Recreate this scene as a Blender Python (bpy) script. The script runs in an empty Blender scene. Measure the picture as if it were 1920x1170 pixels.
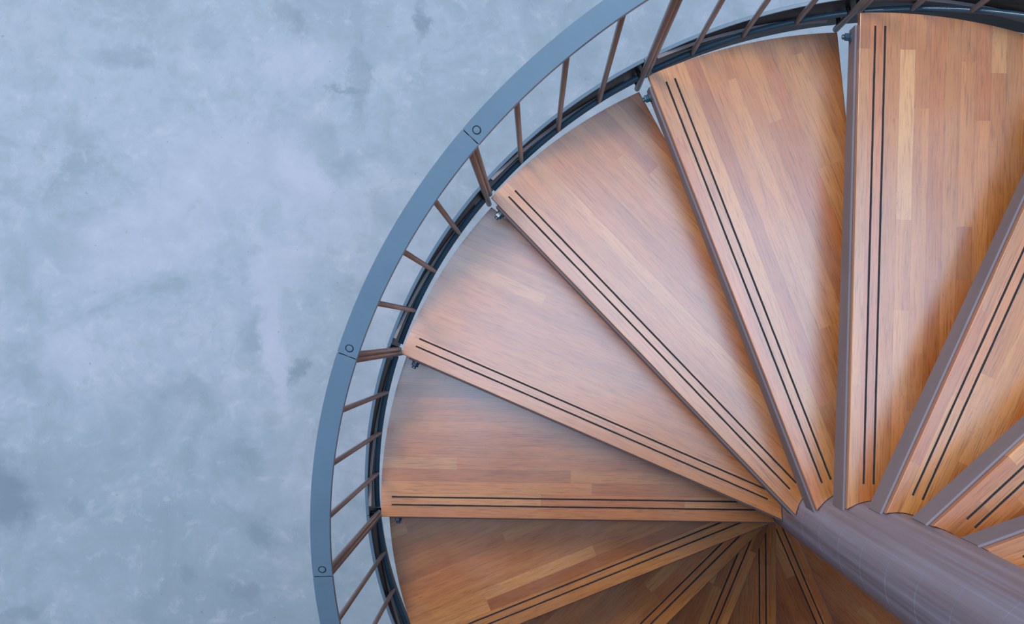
import bpy, bmesh, math, random
from mathutils import Vector, Matrix

# ------------------------------------------------------------------ setup
sc = bpy.context.scene
COL = sc.collection
PI = math.pi
S = 1.1                      # outer radius of the treads, metres
RISE = 0.1831 * S            # rise of one step
TURN = 0.3968                # angle of one step, radians (clockwise going up)
PHI0 = 3.1543                # plan angle of the nosing of step 0
K_FOOT = -8                  # step index of the floor level
K_LOW, K_TOP = -7, 15        # lowest and highest step
R_LOW, R_TOP = -5, 9         # bays with railing


def z_step(k):
    return (k - K_FOOT) * RISE


# ------------------------------------------------------------------ camera
cam_d = bpy.data.cameras.new('camera')
cam_d.sensor_fit = 'HORIZONTAL'
cam_d.sensor_width = 36.0
cam_d.lens = 2800.0 / 1920.0 * 36.0
cam_d.clip_start = 0.05
cam = bpy.data.objects.new('camera', cam_d)
COL.objects.link(cam)
ex = Vector((0.99988635, 0.0, -0.01507625))
ey = Vector((-0.00021931, -0.99989419, -0.01454521))
dd = Vector((-0.01507466, 0.01454687, -0.99978055))
m = Matrix.Identity(4)
for i in range(3):
    m[i][0], m[i][1], m[i][2] = ex[i], -ey[i], -dd[i]
m[0][3], m[1][3], m[2][3] = -0.6349 * S, 0.3948 * S, 3.541 * S + z_step(0)
cam.matrix_world = m
sc.camera = cam

# ------------------------------------------------------------------ light and exposure
sc.view_settings.view_transform = 'Standard'
sc.view_settings.look = 'None'
sc.view_settings.gamma = 1.0
sc.view_settings.use_curve_mapping = False
sc.view_settings.exposure = 0.09

world = bpy.data.worlds.new('daylit_hall')
sc.world = world
world.use_nodes = True
wt = world.node_tree
wb = wt.nodes['Background']
tc = wt.nodes.new('ShaderNodeTexCoord')
dot = wt.nodes.new('ShaderNodeVectorMath')
dot.operation = 'DOT_PRODUCT'
dot.inputs[1].default_value = Vector((-0.10, 0.28, 0.95)).normalized()
wr = wt.nodes.new('ShaderNodeValToRGB')
wt.links.new(tc.outputs['Generated'], dot.inputs[0])
wt.links.new(dot.outputs['Value'], wr.inputs[0])
wt.links.new(wr.outputs[0], wb.inputs[0])
cr = wr.color_ramp
cr.elements[0].position, cr.elements[0].color = 0.48, (0.02, 0.022, 0.028, 1)
cr.elements[1].position, cr.elements[1].color = 0.92, (0.86, 0.92, 1.0, 1)
wb.inputs[1].default_value = 1.05


def area(name, loc, target, size, power, col):
    d = bpy.data.lights.new(name, 'AREA')
    d.shape = 'RECTANGLE'
    d.size, d.size_y = size
    d.energy = power
    d.color = col
    o = bpy.data.objects.new(name, d)
    COL.objects.link(o)
    o.location = loc
    v = Vector(target) - Vector(loc)
    o.rotation_euler = v.to_track_quat('-Z', 'Y').to_euler()
    return o


area('skylight', (-0.1, 0.6, 9.6), (-0.1, 0.6, 2.0), (4.4, 2.0), 215, (0.40, 0.66, 1.0))
area('side_fill', (-4.6, 3.9, 8.6), (0.0, 0.3, 2.2), (2.6, 2.6), 370, (0.96, 0.96, 1.0))  # added fill lamp that brightens the column and plate fronts, no real window




# ------------------------------------------------------------------ node helpers
class NT:
    def __init__(self, name):
        self.m = bpy.data.materials.new(name)
        self.m.use_nodes = True
        self.t = self.m.node_tree
        self.b = self.t.nodes['Principled BSDF']

    def n(self, typ, **kw):
        nd = self.t.nodes.new(typ)
        for a, v in kw.items():
            setattr(nd, a, v)
        return nd

    def set(self, sock, v):
        if isinstance(v, bpy.types.NodeSocket):
            self.t.links.new(v, sock)
        elif v is not None:
            sock.default_value = v

    def math(self, op, a, b=None, c=None, clamp=False):
        nd = self.n('ShaderNodeMath', operation=op, use_clamp=clamp)
        for i, v in enumerate((a, b, c)):
            self.set(nd.inputs[i], v)
        return nd.outputs[0]

    def mix(self, f, a, b, mode='MIX'):
        nd = self.n('ShaderNodeMix', data_type='RGBA', blend_type=mode)
        self.set(nd.inputs[0], f)
        for i, v in ((6, a), (7, b)):
            if isinstance(v, tuple) and len(v) == 3:
                v = v + (1,)
            self.set(nd.inputs[i], v)
        return nd.outputs[2]

    def noise(self, vec, scale, detail=3, rough=0.5, dist=0.0, w=None):
        nd = self.n('ShaderNodeTexNoise')
        if w is not None:
            nd.noise_dimensions = '4D'
            self.set(nd.inputs['W'], w)
        self.set(nd.inputs['Vector'], vec)
        nd.inputs['Scale'].default_value = scale
        nd.inputs['Detail'].default_value = detail
        nd.inputs['Roughness'].default_value = rough
        nd.inputs['Distortion'].default_value = dist
        return nd.outputs[0]

    def ramp(self, f, stops, interp='LINEAR'):
        nd = self.n('ShaderNodeValToRGB')
        cr = nd.color_ramp
        cr.interpolation = interp
        while len(cr.elements) > 1:
            cr.elements.remove(cr.elements[-1])
        for i, (p, c) in enumerate(stops):
            e = cr.elements[0] if i == 0 else cr.elements.new(p)
            e.position = p
            e.color = (c[0], c[1], c[2], 1) if isinstance(c, tuple) else (c, c, c, 1)
        self.set(nd.inputs[0], f)
        return nd.outputs[0]

    def mapping(self, vec, scale=(1, 1, 1), loc=(0, 0, 0), rot=(0, 0, 0)):
        nd = self.n('ShaderNodeMapping')
        self.set(nd.inputs[0], vec)
        nd.inputs['Scale'].default_value = scale
        nd.inputs['Location'].default_value = loc
        nd.inputs['Rotation'].default_value = rot
        return nd.outputs[0]

    def objco(self):
        return self.n('ShaderNodeTexCoord').outputs['Object']

    def bump(self, h, strength, dist):
        nd = self.n('ShaderNodeBump')
        nd.inputs['Strength'].default_value = strength
        nd.inputs['Distance'].default_value = dist
        self.set(nd.inputs['Height'], h)
        self.set(self.b.inputs['Normal'], nd.outputs[0])

    def out(self, **kw):
        for a, v in kw.items():
            s = self.b.inputs[a.replace('_', ' ')]
            if isinstance(v, tuple) and len(v) == 3 and s.type == 'RGBA':
                v = v + (1,)
            self.set(s, v)
        return self.m


# ------------------------------------------------------------------ materials
STAVE = 0.0285 * S


def mat_oak():
    t = NT('varnished_oak')
    co = t.objco()
    at = t.n('ShaderNodeAttribute', attribute_name='stave')
    sep = t.n('ShaderNodeSeparateColor')
    t.set(sep.inputs[0], at.outputs['Color'])
    tone, hue, seed = sep.outputs[0], sep.outputs[1], sep.outputs[2]
    w = t.math('MULTIPLY', seed, 60.0)
    base = t.ramp(tone, [(0.0, (0.18, 0.046, 0.006)), (0.25, (0.38, 0.12, 0.020)), (0.5, (0.54, 0.20, 0.042)),
                         (0.75, (0.66, 0.285, 0.08)), (1.0, (0.82, 0.46, 0.19))])
    red = t.mix(1.0, base, (1.06, 0.86, 0.80), 'MULTIPLY')
    base = t.mix(hue, base, red)
    # long soft figure, fine pores, ray flecks
    fig = t.noise(t.mapping(co, (2.2, 26, 26)), 1.0, 4, 0.55, 0.6, w=w)
    base = t.mix(t.ramp(fig, [(0.3, 0.55), (0.55, 0.0), (1.0, 0.0)]), base, t.mix(1.0, base, (0.62, 0.52, 0.44), 'MULTIPLY'))
    base = t.mix(t.ramp(fig, [(0.5, 0.0), (0.8, 0.4)]), base, t.mix(1.0, base, (1.25, 1.28, 1.3), 'MULTIPLY'))
    fine = t.noise(t.mapping(co, (18, 420, 420)), 1.0, 3, 0.6, 0.3, w=w)
    base = t.mix(t.ramp(fine, [(0.34, 0.75), (0.5, 0.0)]), base, t.mix(1.0, base, (0.52, 0.42, 0.36), 'MULTIPLY'))
    # trodden dark specks, densest on the walking line
    wear = t.noise(co, 5.0, 3, 0.6)
    spk = t.noise(t.mapping(co, (90, 300, 300)), 1.0, 2, 0.5)
    spk = t.math('MULTIPLY', t.ramp(spk, [(0.64, 0.0), (0.70, 1.0)]), t.ramp(wear, [(0.48, 0.0), (0.66, 0.75)]))
    base = t.mix(spk, base, (0.10, 0.055, 0.05))
    # worn paler varnish
    base = t.mix(t.ramp(wear, [(0.45, 0.0), (0.75, 0.22)]), base, (0.60, 0.36, 0.24))
    # joints between the staves
    sx = t.n('ShaderNodeSeparateXYZ')
    t.set(sx.inputs[0], co)
    first = t.n('ShaderNodeAttribute', attribute_type='OBJECT', attribute_name='first_stave').outputs['Fac']
    row = t.math('ADD', t.math('DIVIDE', t.math('SUBTRACT', 0.0515 * S, sx.outputs[1]), STAVE), t.math('SUBTRACT', 11.0, first))
    edge = t.math('ABSOLUTE', t.math('SUBTRACT', t.math('FRACT', row), 0.5))
    jn = t.ramp(edge, [(0.47, 0.0), (0.495, 0.4)])
    base = t.mix(jn, base, t.mix(1.0, base, (0.45, 0.36, 0.3), 'MULTIPLY'))
    rg = t.math('ADD', t.math('MULTIPLY', wear, 0.18), 0.30)
    t.bump(fine, 0.08, 0.0006)
    return t.out(Base_Color=base, Roughness=rg, Specular_IOR_Level=0.3, Coat_Weight=1.0, Coat_Roughness=0.24, Coat_IOR=1.62)


def mat_paint(name, col, rough=0.38, spec=0.5, reflect_streak=False, metal=0.0):
    t = NT(name)
    co = t.objco()
    nz = t.noise(co, 9.0, 4, 0.6)
    c = t.mix(t.ramp(nz, [(0.35, 0.0), (0.7, 0.5)]), col, tuple(x * 0.82 for x in col))
    fine = t.noise(co, 700.0, 2, 0.6)
    r = t.math('ADD', t.math('MULTIPLY', nz, 0.12), rough - 0.06)
    if reflect_streak:
        st = t.noise(t.mapping(co, (48, 48, 0.35)), 1.0, 4, 0.65)  # long reflections along the column, painted into its colour
        c = t.mix(t.ramp(st, [(0.38, 0.9), (0.6, 0.0)]), c, (col[0] * 0.55, col[1] * 0.48, col[2] * 0.46))
        r = t.math('ADD', t.math('MULTIPLY', st, 0.25), rough - 0.12)
    t.bump(fine, 0.06, 0.0004)
    return t.out(Base_Color=c, Roughness=r, Specular_IOR_Level=spec, Metallic=metal)


def mat_grip():
    t = NT('black_grit')
    co = t.objco()
    g = t.noise(co, 420.0, 3, 0.7)
    c = t.ramp(g, [(0.35, (0.006, 0.006, 0.008)), (0.62, (0.02, 0.018, 0.02)), (0.72, (0.12, 0.10, 0.11))])
    t.bump(g, 0.5, 0.0006)
    return t.out(Base_Color=c, Roughness=0.75)


def floor_xy(px, py):
    # where a mark of the photograph lies on the floor, metres from the stair axis
    d = 3.541 * S + z_step(0)
    return (px - 1002.2) / 2800 * d - 0.6349 * S, -(py - 625.7) / 2800 * d + 0.3948 * S


DK, MD, LT = (0.19, 0.265, 0.35), (0.27, 0.355, 0.44), (0.52, 0.56, 0.70)
FLOOR_MARKS = []
for px, py, rx, ry, ang, f, cc in (
        (790, 38, 14, 34, 5, 0.75, DK), (672, 150, 15, 78, 0, 0.45, DK), (672, 40, 12, 60, 0, 0.15, DK), (640, 168, 34, 7, 0, 0.6, DK),
        (602, 268, 70, 34, -50, 0.5, MD), (498, 275, 24, 44, 20, 0.45, MD), (540, 345, 60, 22, -25, 0.4, MD), (570, 330, 60, 32, -40, 0.55, LT),
        (545, 25, 60, 22, -55, 0.5, DK), (300, 40, 80, 36, -30, 0.35, MD), (395, 65, 30, 34, 40, 0.3, DK), (240, 106, 70, 20, -8, 0.45, DK),
        (60, 145, 38, 26, 0, 0.4, MD), (60, 60, 90, 60, 20, 0.25, MD), (115, 232, 60, 22, 50, 0.35, MD), (105, 455, 60, 40, -20, 0.6, MD), (30, 520, 40, 60, 0, 0.4, MD),
        (325, 432, 22, 18, 0, 0.5, MD), (400, 405, 24, 24, 0, 0.4, MD), (10, 930, 40, 80, 15, 0.9, DK), (60, 905, 50, 40, 0, 0.35, DK), (250, 800, 150, 70, 15, 0.3, MD),
        (490, 1005, 40, 22, -35, 0.55, DK), (455, 855, 40, 16, -20, 0.4, DK), (455, 1110, 36, 18, -35, 0.4, DK), (555, 696, 26, 16, 25, 0.65, DK), (480, 630, 26, 34, 0, 0.5, MD),
        (350, 1075, 16, 18, 0, 0.4, DK), (200, 985, 90, 22, -25, 0.3, MD), (140, 950, 18, 16, 0, 0.3, DK), (30, 1160, 60, 18, 20, 0.5, DK), (250, 1150, 80, 18, 20, 0.35, MD),
        (345, 735, 50, 26, -20, 0.35, DK), (30, 700, 40, 30, -30, 0.4, MD), (730, 390, 40, 26, -20, 0.4, MD), (800, 240, 50, 40, 0, 0.3, MD),
        (515, 690, 18, 90, 12, 0.6, LT), (500, 590, 20, 90, 4, 0.5, LT), (525, 490, 60, 46, 0, 0.5, LT), (420, 320, 150, 90, 10, 0.45, LT), (260, 450, 160, 70, 10, 0.4, LT),
        (600, 400, 80, 60, 0, 0.35, LT), (560, 110, 90, 40, 0, 0.4, LT), (120, 660, 60, 60, 0, 0.35, LT), (450, 920, 50, 30, 0, 0.25, LT), (560, 880, 60, 90, 0, 0.2, LT),
        (700, 560, 30, 40, 0, 0.4, LT), (1090, 190, 60, 30, 0, 0.3, LT)):
    x, y = floor_xy(px, py)
    q = 508.5
    FLOOR_MARKS.append((x, y, rx / q * 1.5, ry / q * 1.5, math.radians(ang), f, cc))


def mat_concrete():
    t = NT('polished_concrete')
    co = t.objco()
    big = t.noise(co, 0.75, 6, 0.62, 0.5)
    mid = t.noise(t.mapping(co, (1, 1, 1), (3.1, 7.7, 0)), 2.6, 6, 0.66, 0.8)
    fine = t.noise(co, 14.0, 6, 0.7, 0.4)
    c = t.ramp(big, [(0.28, (0.27, 0.36, 0.455)), (0.5, (0.355, 0.445, 0.55)), (0.72, (0.44, 0.505, 0.63))])
    c = t.mix(t.ramp(mid, [(0.32, 0.8), (0.5, 0.0)]), c, (0.25, 0.345, 0.43))
    c = t.mix(t.ramp(mid, [(0.55, 0.0), (0.72, 0.8)]), c, (0.50, 0.545, 0.65))
    c = t.mix(t.ramp(fine, [(0.32, 0.6), (0.5, 0.0)]), c, (0.30, 0.38, 0.44))
    c = t.mix(t.ramp(fine, [(0.55, 0.0), (0.72, 0.5)]), c, (0.56, 0.61, 0.69))
    # stains, scuffs and trowel marks: (x, y, radius x, radius y, angle, strength, dark?)
    wob = t.n('ShaderNodeTexNoise')
    t.set(wob.inputs['Vector'], co)
    wob.inputs['Scale'].default_value = 7.0
    wob.inputs['Detail'].default_value = 6
    wob.inputs['Roughness'].default_value = 0.7
    sub = t.n('ShaderNodeVectorMath', operation='SUBTRACT')
    t.set(sub.inputs[0], wob.outputs[1])
    sub.inputs[1].default_value = (0.5, 0.5, 0.5)
    sc3 = t.n('ShaderNodeVectorMath', operation='SCALE')
    t.set(sc3.inputs[0], sub.outputs[0])
    sc3.inputs['Scale'].default_value = 0.22
    add = t.n('ShaderNodeVectorMath', operation='ADD')
    t.set(add.inputs[0], co)
    t.set(add.inputs[1], sc3.outputs[0])
    for x, y, rx, ry, ang, f, colr in FLOOR_MARKS:
        mp = t.n('ShaderNodeMapping', vector_type='TEXTURE')
        t.set(mp.inputs[0], add.outputs[0])
        mp.inputs['Location'].default_value = (x, y, 0)
        mp.inputs['Rotation'].default_value = (0, 0, ang)
        mp.inputs['Scale'].default_value = (rx, ry, 1)
        ln = t.n('ShaderNodeVectorMath', operation='LENGTH')
        t.set(ln.inputs[0], mp.outputs[0])
        c = t.mix(t.ramp(ln.outputs['Value'], [(0.25, f), (1.0, 0.0)], 'EASE'), c, colr)
    # hairline scratches
    scr = t.n('ShaderNodeTexWave', wave_type='BANDS')
    t.set(scr.inputs['Vector'], t.mapping(add.outputs[0], (0.6, 0.9, 1), (0, 0, 0), (0, 0, 0.5)))
    scr.inputs['Scale'].default_value = 1.1
    scr.inputs['Distortion'].default_value = 9.0
    scr.inputs['Detail'].default_value = 3.0
    gate = t.ramp(t.noise(t.mapping(co, (1, 1, 1), (5, 2, 0)), 3.0, 2), [(0.52, 0.0), (0.62, 0.35)])
    sl = t.math('MULTIPLY', t.ramp(scr.outputs[1], [(0.0, 1.0), (0.012, 0.0)]), gate)
    c = t.mix(sl, c, (0.28, 0.36, 0.42))
    dots = t.noise(co, 60.0, 1, 0.5)
    c = t.mix(t.ramp(dots, [(0.765, 0.0), (0.79, 0.6)]), c, (0.20, 0.27, 0.33))
    t.bump(fine, 0.04, 0.002)
    return t.out(Base_Color=c, Roughness=0.55, Specular_IOR_Level=0.35)


OAK = mat_oak()
GRIP = mat_grip()
COLUMN_PAINT = mat_paint('grey_column_paint', (0.27, 0.285, 0.40), 0.34, 0.5, reflect_streak=True)
PLATE_PAINT = mat_paint('grey_plate_paint', (0.215, 0.19, 0.225), 0.5, 0.4)
RAIL_PAINT = mat_paint('blue_grey_rail_paint', (0.138, 0.222, 0.31), 0.35, 0.5)
DARK_STEEL = mat_paint('dark_steel_paint', (0.016, 0.017, 0.020), 0.40, 0.25)
ROD_PAINT = mat_paint('grey_brown_rod_paint', (0.19, 0.155, 0.16), 0.36, 0.5)
TUBE_PAINT = mat_paint('glossy_blue_steel_paint', (0.045, 0.10, 0.15), 0.2, 0.8)
CONCRETE = mat_concrete()


# ------------------------------------------------------------------ mesh helpers
def link_mesh(name, bm, mat, parent=None, smooth=False, bevel=0.0):
    bmesh.ops.recalc_face_normals(bm, faces=bm.faces[:])
    me = bpy.data.meshes.new(name)
    bm.to_mesh(me)
    bm.free()
    if smooth:
        for p in me.polygons:
            p.use_smooth = True
        me.set_sharp_from_angle(angle=math.radians(40))
    me.materials.append(mat)
    o = bpy.data.objects.new(name, me)
    COL.objects.link(o)
    if parent is not None:
        o.parent = parent
    return o


def copy_obj(o, parent, loc=None, rotz=None):
    c = o.copy()
    c.parent = parent
    COL.objects.link(c)
    if loc is not None:
        c.location = loc
    if rotz is not None:
        c.rotation_euler = (0, 0, rotz)
    return c


def box(bm, x0, x1, y0, y1, z0, z1, bev=0.0):
    r = bmesh.ops.create_cube(bm, size=1.0)
    for v in r['verts']:
        v.co = Vector((x0 if v.co.x < 0 else x1, y0 if v.co.y < 0 else y1, z0 if v.co.z < 0 else z1))
    if bev:
        es = list({e for v in r['verts'] for e in v.link_edges})
        bmesh.ops.bevel(bm, geom=es, offset=bev, segments=2, affect='EDGES', profile=0.5)


def prism(bm, pts, z0, z1):
    lo = [bm.verts.new((x, y, z0)) for x, y in pts]
    hi = [bm.verts.new((x, y, z1)) for x, y in pts]
    n = len(pts)
    bm.faces.new(lo[::-1])
    bm.faces.new(hi)
    for i in range(n):
        bm.faces.new((lo[i], lo[(i + 1) % n], hi[(i + 1) % n], hi[i]))


def cyl(bm, a, b, r, seg=14, cap_round=0.0):
    a, b = Vector(a), Vector(b)
    ax = (b - a).normalized()
    u = ax.orthogonal().normalized()
    v = ax.cross(u)
    L = (b - a).length
    st = [(0, r), (L, r)]
    if cap_round:
        c = cap_round
        st = [(0, r - c), (c * 0.3, r - c * 0.3), (c, r), (L - c, r), (L - c * 0.3, r - c * 0.3), (L, r - c)]
    rings = []
    for t, rr in st:
        rings.append([bm.verts.new(a + ax * t + (u * math.cos(2 * PI * i / seg) + v * math.sin(2 * PI * i / seg)) * rr)
                      for i in range(seg)])
    for q in range(len(rings) - 1):
        for i in range(seg):
            j = (i + 1) % seg
            bm.faces.new((rings[q][i], rings[q][j], rings[q + 1][j], rings[q + 1][i]))
    bm.faces.new(rings[0][::-1])
    bm.faces.new(rings[-1])


def helix_pt(r, k, dz):
    """point on the helix through the step nosings; r in tread radii, dz in tread radii"""
    a = PHI0 + TURN * k
    return Vector((r * S * math.cos(a), -r * S * math.sin(a), z_step(0) + k * RISE + dz * S))


def helix_bar(bm, prof, k0, k1, n):
    """sweep a closed (r, dz) profile along the helix"""
    rings = []
    for i in range(n + 1):
        k = k0 + (k1 - k0) * i / n
        rings.append([bm.verts.new(helix_pt(r, k, z)) for r, z in prof])
    q = len(prof)
    for i in range(n):
        for j in range(q):
            bm.faces.new((rings[i][j], rings[i][(j + 1) % q], rings[i + 1][(j + 1) % q], rings[i + 1][j]))
    bm.faces.new(rings[0][::-1])
    bm.faces.new(rings[-1])


def rect_prof(r0, r1, z0, z1, b):
    return [(r0 + b, z0), (r1 - b, z0), (r1, z0 + b), (r1, z1 - b), (r1 - b, z1), (r0 + b, z1), (r0, z1 - b), (r0, z0 + b)]


# ------------------------------------------------------------------ floor
bm = bmesh.new()
box(bm, -7, 7, -7, 7, -0.2, 0.0)
fl = link_mesh('floor', bm, CONCRETE)
fl['kind'] = 'structure'
fl['label'] = 'mottled pale blue grey polished concrete floor far below the stair'

# unseen landing slab added to shade the lower steps, round opening for the stair
bm = bmesh.new()
zt = z_step(16)
pts = [(-1.75, -0.3), (-1.75, -5.5), (5.5, -5.5), (5.5, -0.3)]
n = 40
a0 = math.asin(-0.3 / 1.22)
for i in range(n + 1):
    a = a0 - (PI + 2 * a0) * i / n
    pts.append((1.22 * math.cos(a), 1.22 * math.sin(a)))
prism(bm, pts, zt - 0.26, zt)
cl = link_mesh('shade_slab', bm, CONCRETE)
cl['kind'] = 'structure'
cl['label'] = 'unseen pale concrete landing slab added to shade the lower steps'

# ------------------------------------------------------------------ the staircase
stair = bpy.data.objects.new('spiral_staircase', None)
COL.objects.link(stair)
stair['label'] = 'spiral staircase with warm oak treads winding around a thick grey steel column'
stair['category'] = 'staircase'

# central column: one pipe with a fine joint at every step
RC = 0.0812 * S
prof = [(0.0, -0.0), (RC * 1.5, 0.0), (RC * 1.5, 0.012), (RC, 0.014)]
for k in range(K_LOW, K_TOP + 2):
    z = z_step(k) - 0.115 * S
    if z > 0.03:
        prof += [(RC, z - 0.006), (RC, z - 0.0016), (RC - 0.0007, z - 0.0006), (RC - 0.0007, z + 0.0002), (RC, z + 0.001), (RC, z + 0.006)]
prof += [(RC, z_step(K_TOP) + 1.2), (0.0, z_step(K_TOP) + 1.2)]
bm = bmesh.new()
SEG = 72
rings = []
for r, z in prof:
    if r == 0.0:
        rings.append([bm.verts.new((0, 0, z))])
    else:
        rings.append([bm.verts.new((r * math.cos(2 * PI * i / SEG), r * math.sin(2 * PI * i / SEG), z)) for i in range(SEG)])
for a, b in zip(rings, rings[1:]):
    for i in range(SEG):
        j = (i + 1) % SEG
        if len(a) == 1:
            bm.faces.new((a[0], b[j], b[i]))
        elif len(b) == 1:
            bm.faces.new((a[i], a[j], b[0]))
        else:
            bm.faces.new((a[i], a[j], b[j], b[i]))
colm = link_mesh('centre_column', bm, COLUMN_PAINT, stair, smooth=True)
colm['label'] = 'thick round grey painted steel column'

# ---- treads
NOSE_T, RI, TH = -0.0515, 0.0826, 0.024


def tread_outline():
    pts = []                                             # (s, t), t > 0 towards the rear edge
    a0 = math.asin(NOSE_T / RI)
    a1 = math.radians(76.5)
    b0 = math.asin(NOSE_T / 0.9985)
    b1 = 0.855 * TURN
    for i in range(0, 41):
        a = b0 + (b1 - b0) * i / 40
        pts.append((0.9985 * math.cos(a), 0.9985 * math.sin(a)))
    for i in range(0, 17):
        a = a1 + (a0 - a1) * i / 16
        pts.append((RI * math.cos(a), RI * math.sin(a)))
    return [(s * S, -t * S) for s, t in pts]             # local y = -t


# staves picked out in the photograph: step -> [(row, s from, s to, tone, hue)]
SPECIAL = {
    5: [(1, 0.0, 0.30, 0.58, 0.1), (3, 0.2, 0.5, 0.62, 0.2)],
    4: [(0, 0.0, 0.93, 0.62, 0.2), (1, 0.0, 1.0, 0.44, 0.9), (2, 0.0, 0.8, 0.50, 0.3), (2, 0.8, 1.0, 0.45, 0.2), (3, 0.61, 0.93, 0.86, 0.2),
        (3, 0.44, 0.61, 0.58, 0.3), (3, 0.28, 0.44, 0.66, 0.2), (4, 0.36, 0.82, 0.60, 0.5), (4, 0.82, 1.0, 0.47, 0.4),
        (5, 0.5, 1.0, 0.42, 0.8), (6, 0.5, 1.0, 0.48, 0.2), (7, 0.6, 0.91, 0.54, 0.4), (7, 0.91, 1.0, 0.45, 0.5),
        (8, 0.8, 1.0, 0.40, 1.0), (8, 0.5, 0.8, 0.55, 0.5), (9, 0.89, 1.01, 0.72, 0.0), (9, 0.5, 0.89, 0.42, 0.4), (10, 0.4, 1.01, 0.44, 0.1)],
    3: [(0, 0.0, 0.86, 0.55, 0.9), (0, 0.86, 1.0, 0.5, 0.1), (1, 0.0, 1.0, 0.60, 0.2), (2, 0.0, 1.0, 0.60, 0.1), (3, 0.5, 1.0, 0.36, 0.8), (4, 0.5, 1.0, 0.5, 0.4),
        (5, 0.4, 0.93, 0.60, 0.3), (6, 0.4, 1.0, 0.50, 0.4), (7, 0.35, 0.82, 0.43, 0.9), (8, 0.4, 1.0, 0.40, 0.9), (9, 0.3, 0.7, 0.6, 0.2), (9, 0.7, 1.0, 0.52, 0.2),
        (10, 0.7, 0.93, 0.55, 0.1), (10, 0.93, 1.0, 0.42, 0.5), (11, 0.6, 1.0, 0.45, 0.2), (12, 0.6, 1.0, 0.30, 0.1), (13, 0.6, 1.0, 0.26, 0.1)],
    2: [(0, 0.0, 1.0, 0.56, 0.4), (1, 0.0, 1.0, 0.58, 0.3), (2, 0.0, 1.0, 0.52, 0.4), (3, 0.0, 1.0, 0.50, 0.4), (4, 0.0, 1.0, 0.64, 0.3),
        (5, 0.3, 1.0, 0.44, 0.6), (6, 0.3, 1.0, 0.46, 0.6), (7, 0.3, 1.0, 0.48, 0.6), (8, 0.3, 1.0, 0.47, 0.7), (9, 0.3, 0.87, 0.58, 0.3),
        (9, 0.87, 1.0, 0.40, 0.7), (10, 0.8, 1.0, 0.30, 0.8), (10, 0.4, 0.8, 0.5, 0.2), (11, 0.3, 1.0, 0.44, 0.1), (12, 0.3, 1.0, 0.30, 0.4)],
    1: [(0, 0.0, 1.0, 0.56, 0.5), (1, 0.0, 1.0, 0.57, 0.4), (2, 0.0, 1.0, 0.52, 0.5), (3, 0.0, 1.0, 0.50, 0.5), (4, 0.0, 1.0, 0.48, 0.6), (5, 0.0, 1.0, 0.46, 0.6),
        (6, 0.0, 1.0, 0.47, 0.7), (7, 0.0, 1.0, 0.46, 0.6), (8, 0.0, 0.75, 0.44, 0.7), (8, 0.75, 1.0, 0.62, 0.3), (9, 0.0, 1.0, 0.52, 0.4), (10, 0.0, 1.0, 0.44, 0.8),
        (11, 0.0, 1.0, 0.34, 0.9)],
    0: [(0, 0.0, 1.0, 0.45, 0.6), (1, 0.62, 1.0, 0.60, 0.2), (1, 0.28, 0.62, 0.44, 0.8), (1, 0.0, 0.28, 0.62, 0.1), (2, 0.5, 1.0, 0.50, 0.4), (2, 0.0, 0.5, 0.40, 0.7), (3, 0.55, 1.0, 0.30, 0.6), (3, 0.0, 0.55, 0.48, 0.2),
        (4, 0.82, 1.0, 0.66, 0.1), (4, 0.0, 0.82, 0.38, 0.8), (5, 0.0, 1.0, 0.40, 0.7), (6, 0.0, 1.0, 0.36, 0.8), (7, 0.5, 0.97, 0.44, 0.7),
        (8, 0.4, 1.0, 0.40, 0.8), (9, 0.4, 1.0, 0.38, 0.9), (10, 0.4, 1.0, 0.28, 0.6), (11, 0.4, 1.0, 0.40, 0.5)],
    -1: [(0, 0.0, 1.0, 0.55, 0.1), (1, 0.0, 1.0, 0.51, 0.2), (2, 0.0, 0.80, 0.24, 0.5), (2, 0.80, 1.0, 0.61, 0.1), (3, 0.505, 0.80, 0.69, 0.1), (3, 0.0, 0.505, 0.45, 0.3),  # tones of this step raised to stand in for missing light
         (3, 0.80, 1.0, 0.59, 0.2), (4, 0.3, 1.0, 0.49, 0.3), (5, 0.3, 1.0, 0.47, 0.6), (6, 0.3, 1.0, 0.44, 0.7), (7, 0.3, 0.7, 0.53, 0.2), (7, 0.7, 1.0, 0.42, 0.7),
         (8, 0.3, 1.0, 0.43, 0.6), (9, 0.3, 1.0, 0.39, 0.7), (10, 0.3, 1.0, 0.41, 0.4)],
    -2: [(0, 0.0, 1.0, 0.50, 0.1), (3, 0.32, 0.43, 0.74, 0.0), (3, 0.43, 1.0, 0.36, 0.3), (4, 0.2, 1.0, 0.34, 0.3)],
    -3: [(0, 0.2, 1.0, 0.60, 0.0), (0, 0.0, 0.2, 0.28, 0.2)],
    -4: [(0, 0.0, 1.0, 0.50, 0.1)],
}
FIRST = {0: 1.0, -1: 1.0, -2: 0.9, 1: 0.9}


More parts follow.
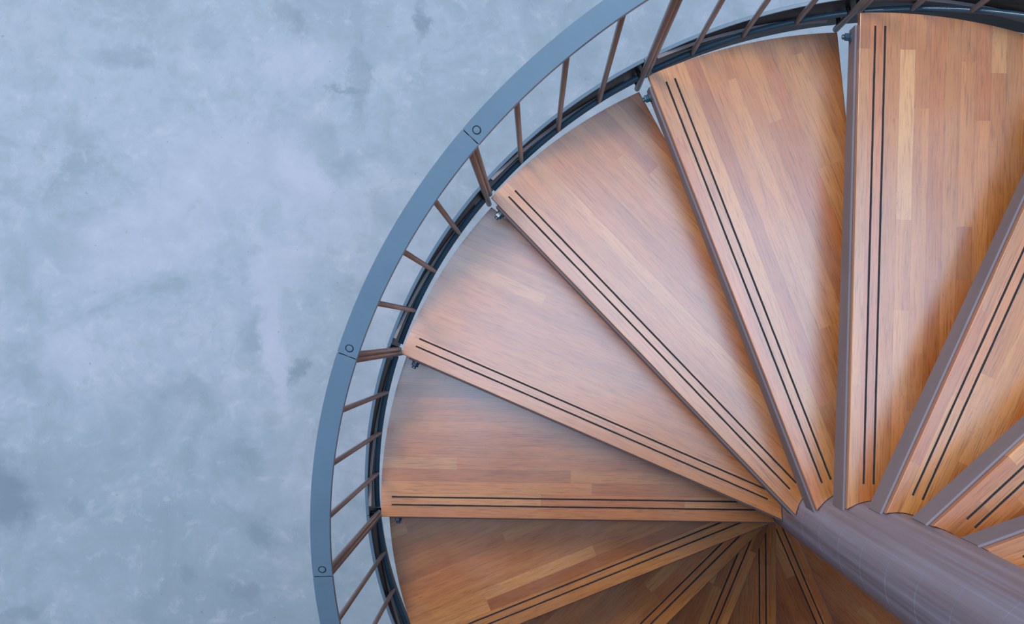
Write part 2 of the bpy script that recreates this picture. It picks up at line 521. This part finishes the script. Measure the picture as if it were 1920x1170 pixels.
def build_tread(k):
    rnd = random.Random(900 + k * 17)
    bm = bmesh.new()
    prism(bm, tread_outline(), -TH * S, 0.0)
    es = [e for e in bm.edges if abs(e.verts[0].co.z - e.verts[1].co.z) < 1e-6]
    bmesh.ops.bevel(bm, geom=es, offset=0.0016, segments=2, affect='EDGES', profile=0.5)
    rows = 17
    y_nose = -NOSE_T * S + (1 - FIRST.get(k, 0.7)) * STAVE
    for r in range(1, rows):
        y = y_nose - r * STAVE
        bmesh.ops.bisect_plane(bm, geom=bm.verts[:] + bm.edges[:] + bm.faces[:], plane_co=(0, y, 0), plane_no=(0, 1, 0))
    lay = None
    cells = {}
    for r in range(rows):
        y1, y0 = y_nose - r * STAVE, y_nose - (r + 1) * STAVE
        cuts = [0.0]
        x = rnd.uniform(0.05, 0.4)
        while x < 1.0:
            cuts.append(x)
            x += rnd.uniform(0.22, 0.55)
        cuts.append(1.2)
        info = []
        for c0, c1 in zip(cuts, cuts[1:]):
            tone = min(1, max(0, rnd.gauss(0.48, 0.10)))
            if rnd.random() < 0.10:
                tone += 0.25
            if k <= -2:
                tone += 0.04
            info.append((c0, c1, min(1, tone), rnd.random(), rnd.random()))
        for (row, s0, s1, tone, hue) in SPECIAL.get(k, []):
            if row != r:
                continue
            new = []
            for c in info:
                if c[1] <= s0 or c[0] >= s1:
                    new.append(c)
                    continue
                if c[0] < s0 - 0.01:
                    new.append((c[0], s0) + c[2:])
                if c[1] > s1 + 0.01:
                    new.append((s1, c[1]) + c[2:])
            new.append((s0, s1, tone, hue, rnd.random()))
            info = sorted(new)
        cells[r] = info
        for c in info[1:]:
            fs = [f for f in bm.faces if y0 - 1e-5 <= f.calc_center_median().y <= y1 + 1e-5]
            g = set(fs)
            for f in fs:
                g.update(f.verts)
                g.update(f.edges)
            bmesh.ops.bisect_plane(bm, geom=list(g), plane_co=(c[0] * S, 0, 0), plane_no=(1, 0, 0))
    lay = bm.loops.layers.float_color.new('stave')
    for f in bm.faces:
        c = f.calc_center_median()
        r = min(rows - 1, max(0, int((y_nose - c.y) / STAVE)))
        for c0, c1, tone, hue, seed in cells[r]:
            if c0 * S <= c.x < c1 * S:
                for lp in f.loops:
                    lp[lay] = (tone, hue, seed, 1)
    return link_mesh('tread', bm, OAK, stair)


# grip strips, bracket and bolt: built once, then copied to each step
def make_bracket(parent):
    bm = bmesh.new()
    yf = -(NOSE_T - 0.0048) * S
    yb = -(NOSE_T + 0.0015) * S
    s0, s1 = 0.060 * S, 0.978 * S
    zt = -0.0205 * S
    z0, z1 = -0.112 * S, -0.074 * S
    b = 0.0022
    # front plate, deeper towards the column, with a rounded upper lip
    sect = lambda s, zb: [(s, yb, zt - 0.004 * S), (s, yb, zb), (s, yf, zb), (s, yf, zt - b), (s, yf - b * 0.35, zt - b * 0.35),
                          (s, yf - b, zt), (s, -NOSE_T * S + 0.0004, zt), (s, -NOSE_T * S + 0.0004, zt - 0.004 * S)]
    rings = []
    for i in range(9):
        f = i / 8
        rings.append([bm.verts.new(p) for p in sect(s0 + (s1 - s0) * f, z0 + (z1 - z0) * f)])
    q = len(rings[0])
    for a, c in zip(rings, rings[1:]):
        for j in range(q):
            bm.faces.new((a[j], a[(j + 1) % q], c[(j + 1) % q], c[j]))
    bm.faces.new(rings[0][::-1])
    bm.faces.new(rings[-1])
    # ledge under the boards
    box(bm, 0.1 * S, 0.95 * S, -0.02 * S, yb + 0.0005, -(TH + 0.0055) * S, -(TH + 0.0003) * S, 0.0008)
    return link_mesh('support_plate', bm, PLATE_PAINT, parent)


def make_bolt(parent):
    bm = bmesh.new()
    y = -(NOSE_T - 0.0048) * S
    s, z = 0.962 * S, -0.056 * S
    cyl(bm, (s, y, z), (s, y + 0.0035, z), 0.0105, 20)
    cyl(bm, (s, y + 0.0035, z), (s, y + 0.013, z), 0.0092, 6, 0.0012)
    cyl(bm, (s, y + 0.013, z), (s, y + 0.019, z), 0.0055, 12, 0.0015)
    return link_mesh('bolt', bm, TUBE_PAINT, parent)


def make_strip(parent, t):
    bm = bmesh.new()
    rnd = random.Random(int(t * 1e5))
    s0, s1, w = 0.113 * S, 0.9733 * S, 0.0019 * S
    n = 60
    up, dn = [], []
    for i in range(n + 1):
        s = s0 + (s1 - s0) * i / n
        up.append((s, -t * S + w + rnd.uniform(-0.0002, 0.0002)))
        dn.append((s, -t * S - w + rnd.uniform(-0.0002, 0.0002)))
    prism(bm, dn + up[::-1], -0.004, 0.0005)
    return link_mesh('grip_strip', bm, GRIP, parent)


protos = None
for k in range(K_LOW, K_TOP + 1):
    tr = build_tread(k)
    tr.location = (0, 0, z_step(k))
    tr.rotation_euler = (0, 0, -(PHI0 + TURN * k))
    tr['first_stave'] = FIRST.get(k, 0.7)
    tr['label'] = 'wedge of orange brown oak staves'
    if protos is None:
        protos = [make_bracket(tr), make_bolt(tr), make_strip(tr, -0.0226), make_strip(tr, -0.0039)]
        protos[0]['label'] = 'grey painted steel front plate'
        protos[1]['label'] = 'blue grey steel bolt'
        protos[2]['label'] = protos[3]['label'] = 'thin black gritty inlaid strip'
    else:
        for p in protos:
            copy_obj(p, tr)

# ---- railing, bay by bay
SEAM = -0.118
RT = 1.0125


def ring_prof(r, z, rad, n=12):
    return [(r + rad * math.cos(2 * PI * i / n), z + rad * math.sin(2 * PI * i / n)) for i in range(n)]


def pole(name, r, k, z0, z1, rad, mat, kz=None):
    """upright round bar at plan position (r, k); z0, z1 relative to the helix there"""
    a = helix_pt(r, k, z0)
    b = helix_pt(r, k, z1)
    bm = bmesh.new()
    cyl(bm, a, b, rad * S, 16, 0.0012)
    return link_mesh(name, bm, mat, stair, smooth=True)


for k in range(R_LOW, R_TOP + 1):
    g = 0.0035
    k0, k1 = k + SEAM, k + 1 + SEAM
    # flat handrail section
    bm = bmesh.new()
    helix_bar(bm, rect_prof(0.9925, 1.0275, 0.908, 0.921, 0.0008), k0 + g * 0.55, k1 - g * 0.55, 24)
    hr = link_mesh('handrail', bm, RAIL_PAINT, stair)
    hr['label'] = 'flat blue grey steel handrail section'
    # dark joint plate under the seam
    bm = bmesh.new()
    helix_bar(bm, rect_prof(0.996, 1.0265, 0.903, 0.9078, 0.0006), k0 - 0.055, k0 + 0.055, 6)
    link_mesh('joint_plate', bm, DARK_STEEL, hr)
    # round screw head let into the section just past the joint
    c = helix_pt(1.0098, k0 + 0.034, 0.9212)
    bm = bmesh.new()
    seg = 24
    slope = RISE / TURN / (1.01 * S)
    ang = PHI0 + TURN * (k0 + 0.034)
    er = Vector((math.cos(ang), -math.sin(ang), 0))
    et = Vector((-math.sin(ang), -math.cos(ang), slope)).normalized()
    en = er.cross(et)
    if en.z < 0:
        en = -en
    st = [(0.0078, -0.0006), (0.0078, 0.0004), (0.0066, 0.0004), (0.0062, -0.0005), (0.0058, 0.0006), (0.0, 0.0009)]
    rr = []
    for rad, h in st:
        if rad == 0:
            rr.append([bm.verts.new(c + en * h)])
        else:
            rr.append([bm.verts.new(c + en * h + (er * math.cos(2 * PI * i / seg) + et * math.sin(2 * PI * i / seg)) * rad)
                       for i in range(seg)])
    for a, b in zip(rr, rr[1:]):
        for i in range(seg):
            j = (i + 1) % seg
            bm.faces.new((a[i], a[j], b[j], b[i]) if len(b) > 1 else (a[i], a[j], b[0]))
    for f in bm.faces:
        d = (f.calc_center_median() - c).length
        f.material_index = 1 if 0.0055 < d < 0.0072 or abs((f.calc_center_median() - c).dot(et)) < 0.0004 else 0
    scw = link_mesh('screw', bm, RAIL_PAINT, hr)
    scw.data.materials.append(DARK_STEEL)
    # stringer plate outside the treads
    bm = bmesh.new()
    helix_bar(bm, rect_prof(1.0265, 1.033, -0.224, 0.024, 0.001), k0 + 0.002, k1 - 0.002, 24)
    sp = link_mesh('stringer_plate', bm, DARK_STEEL, stair)
    sp['label'] = 'dark steel plate curving along the tread ends'
    # bright upper lip of the plate
    bm = bmesh.new()
    helix_bar(bm, rect_prof(1.0262, 1.0338, 0.0243, 0.0285, 0.0008), k0 + 0.002, k1 - 0.002, 24)
    link_mesh('plate_lip', bm, RAIL_PAINT, sp)
    # level curved bar along the end of the tread
    bm = bmesh.new()
    rings = []
    for i in range(19):
        a = PHI0 + TURN * (k - 0.06 + 0.86 * i / 18)
        zz = z_step(k) + 0.024 * S
        rings.append([bm.verts.new((r * S * math.cos(a), -r * S * math.sin(a), zz + d)) for r, d in
                      ((1.0192, -0.03), (1.0258, -0.03), (1.0258, 0.0), (1.0192, 0.0))])
    for ra, rb in zip(rings, rings[1:]):
        for j in range(4):
            bm.faces.new((ra[j], ra[(j + 1) % 4], rb[(j + 1) % 4], rb[j]))
    bm.faces.new(rings[0])
    bm.faces.new(rings[-1][::-1])
    eb = link_mesh('edge_bar', bm, ROD_PAINT, stair)
    # round bottom rod
    bm = bmesh.new()
    helix_bar(bm, ring_prof(RT, -0.04, 0.0062), k0 + 0.035, k1 - 0.04, 24)
    rod = link_mesh('bottom_rod', bm, TUBE_PAINT, stair, smooth=True)
    # three balusters
    for f in (0.1235, 0.372, 0.6205):
        pole('baluster', RT - 0.001, k + f, -0.037, 0.912, 0.0052, ROD_PAINT)
    # newel: two bars side by side at the joint
    for dk, z0, rad in ((-0.1145, -0.028, 0.0054), (-0.1395, -0.185, 0.0062)):
        nb = pole('newel_bar', 1.0095, k + dk, z0, 0.912, rad, ROD_PAINT)
        for zz in ((-0.02,) if z0 > -0.1 else (-0.06, -0.155)):
            bm = bmesh.new()
            cyl(bm, helix_pt(1.0095, k + dk, zz), helix_pt(1.0262, k + dk, zz), 0.0052, 12)
            link_mesh('bolt', bm, DARK_STEEL, nb, smooth=True)
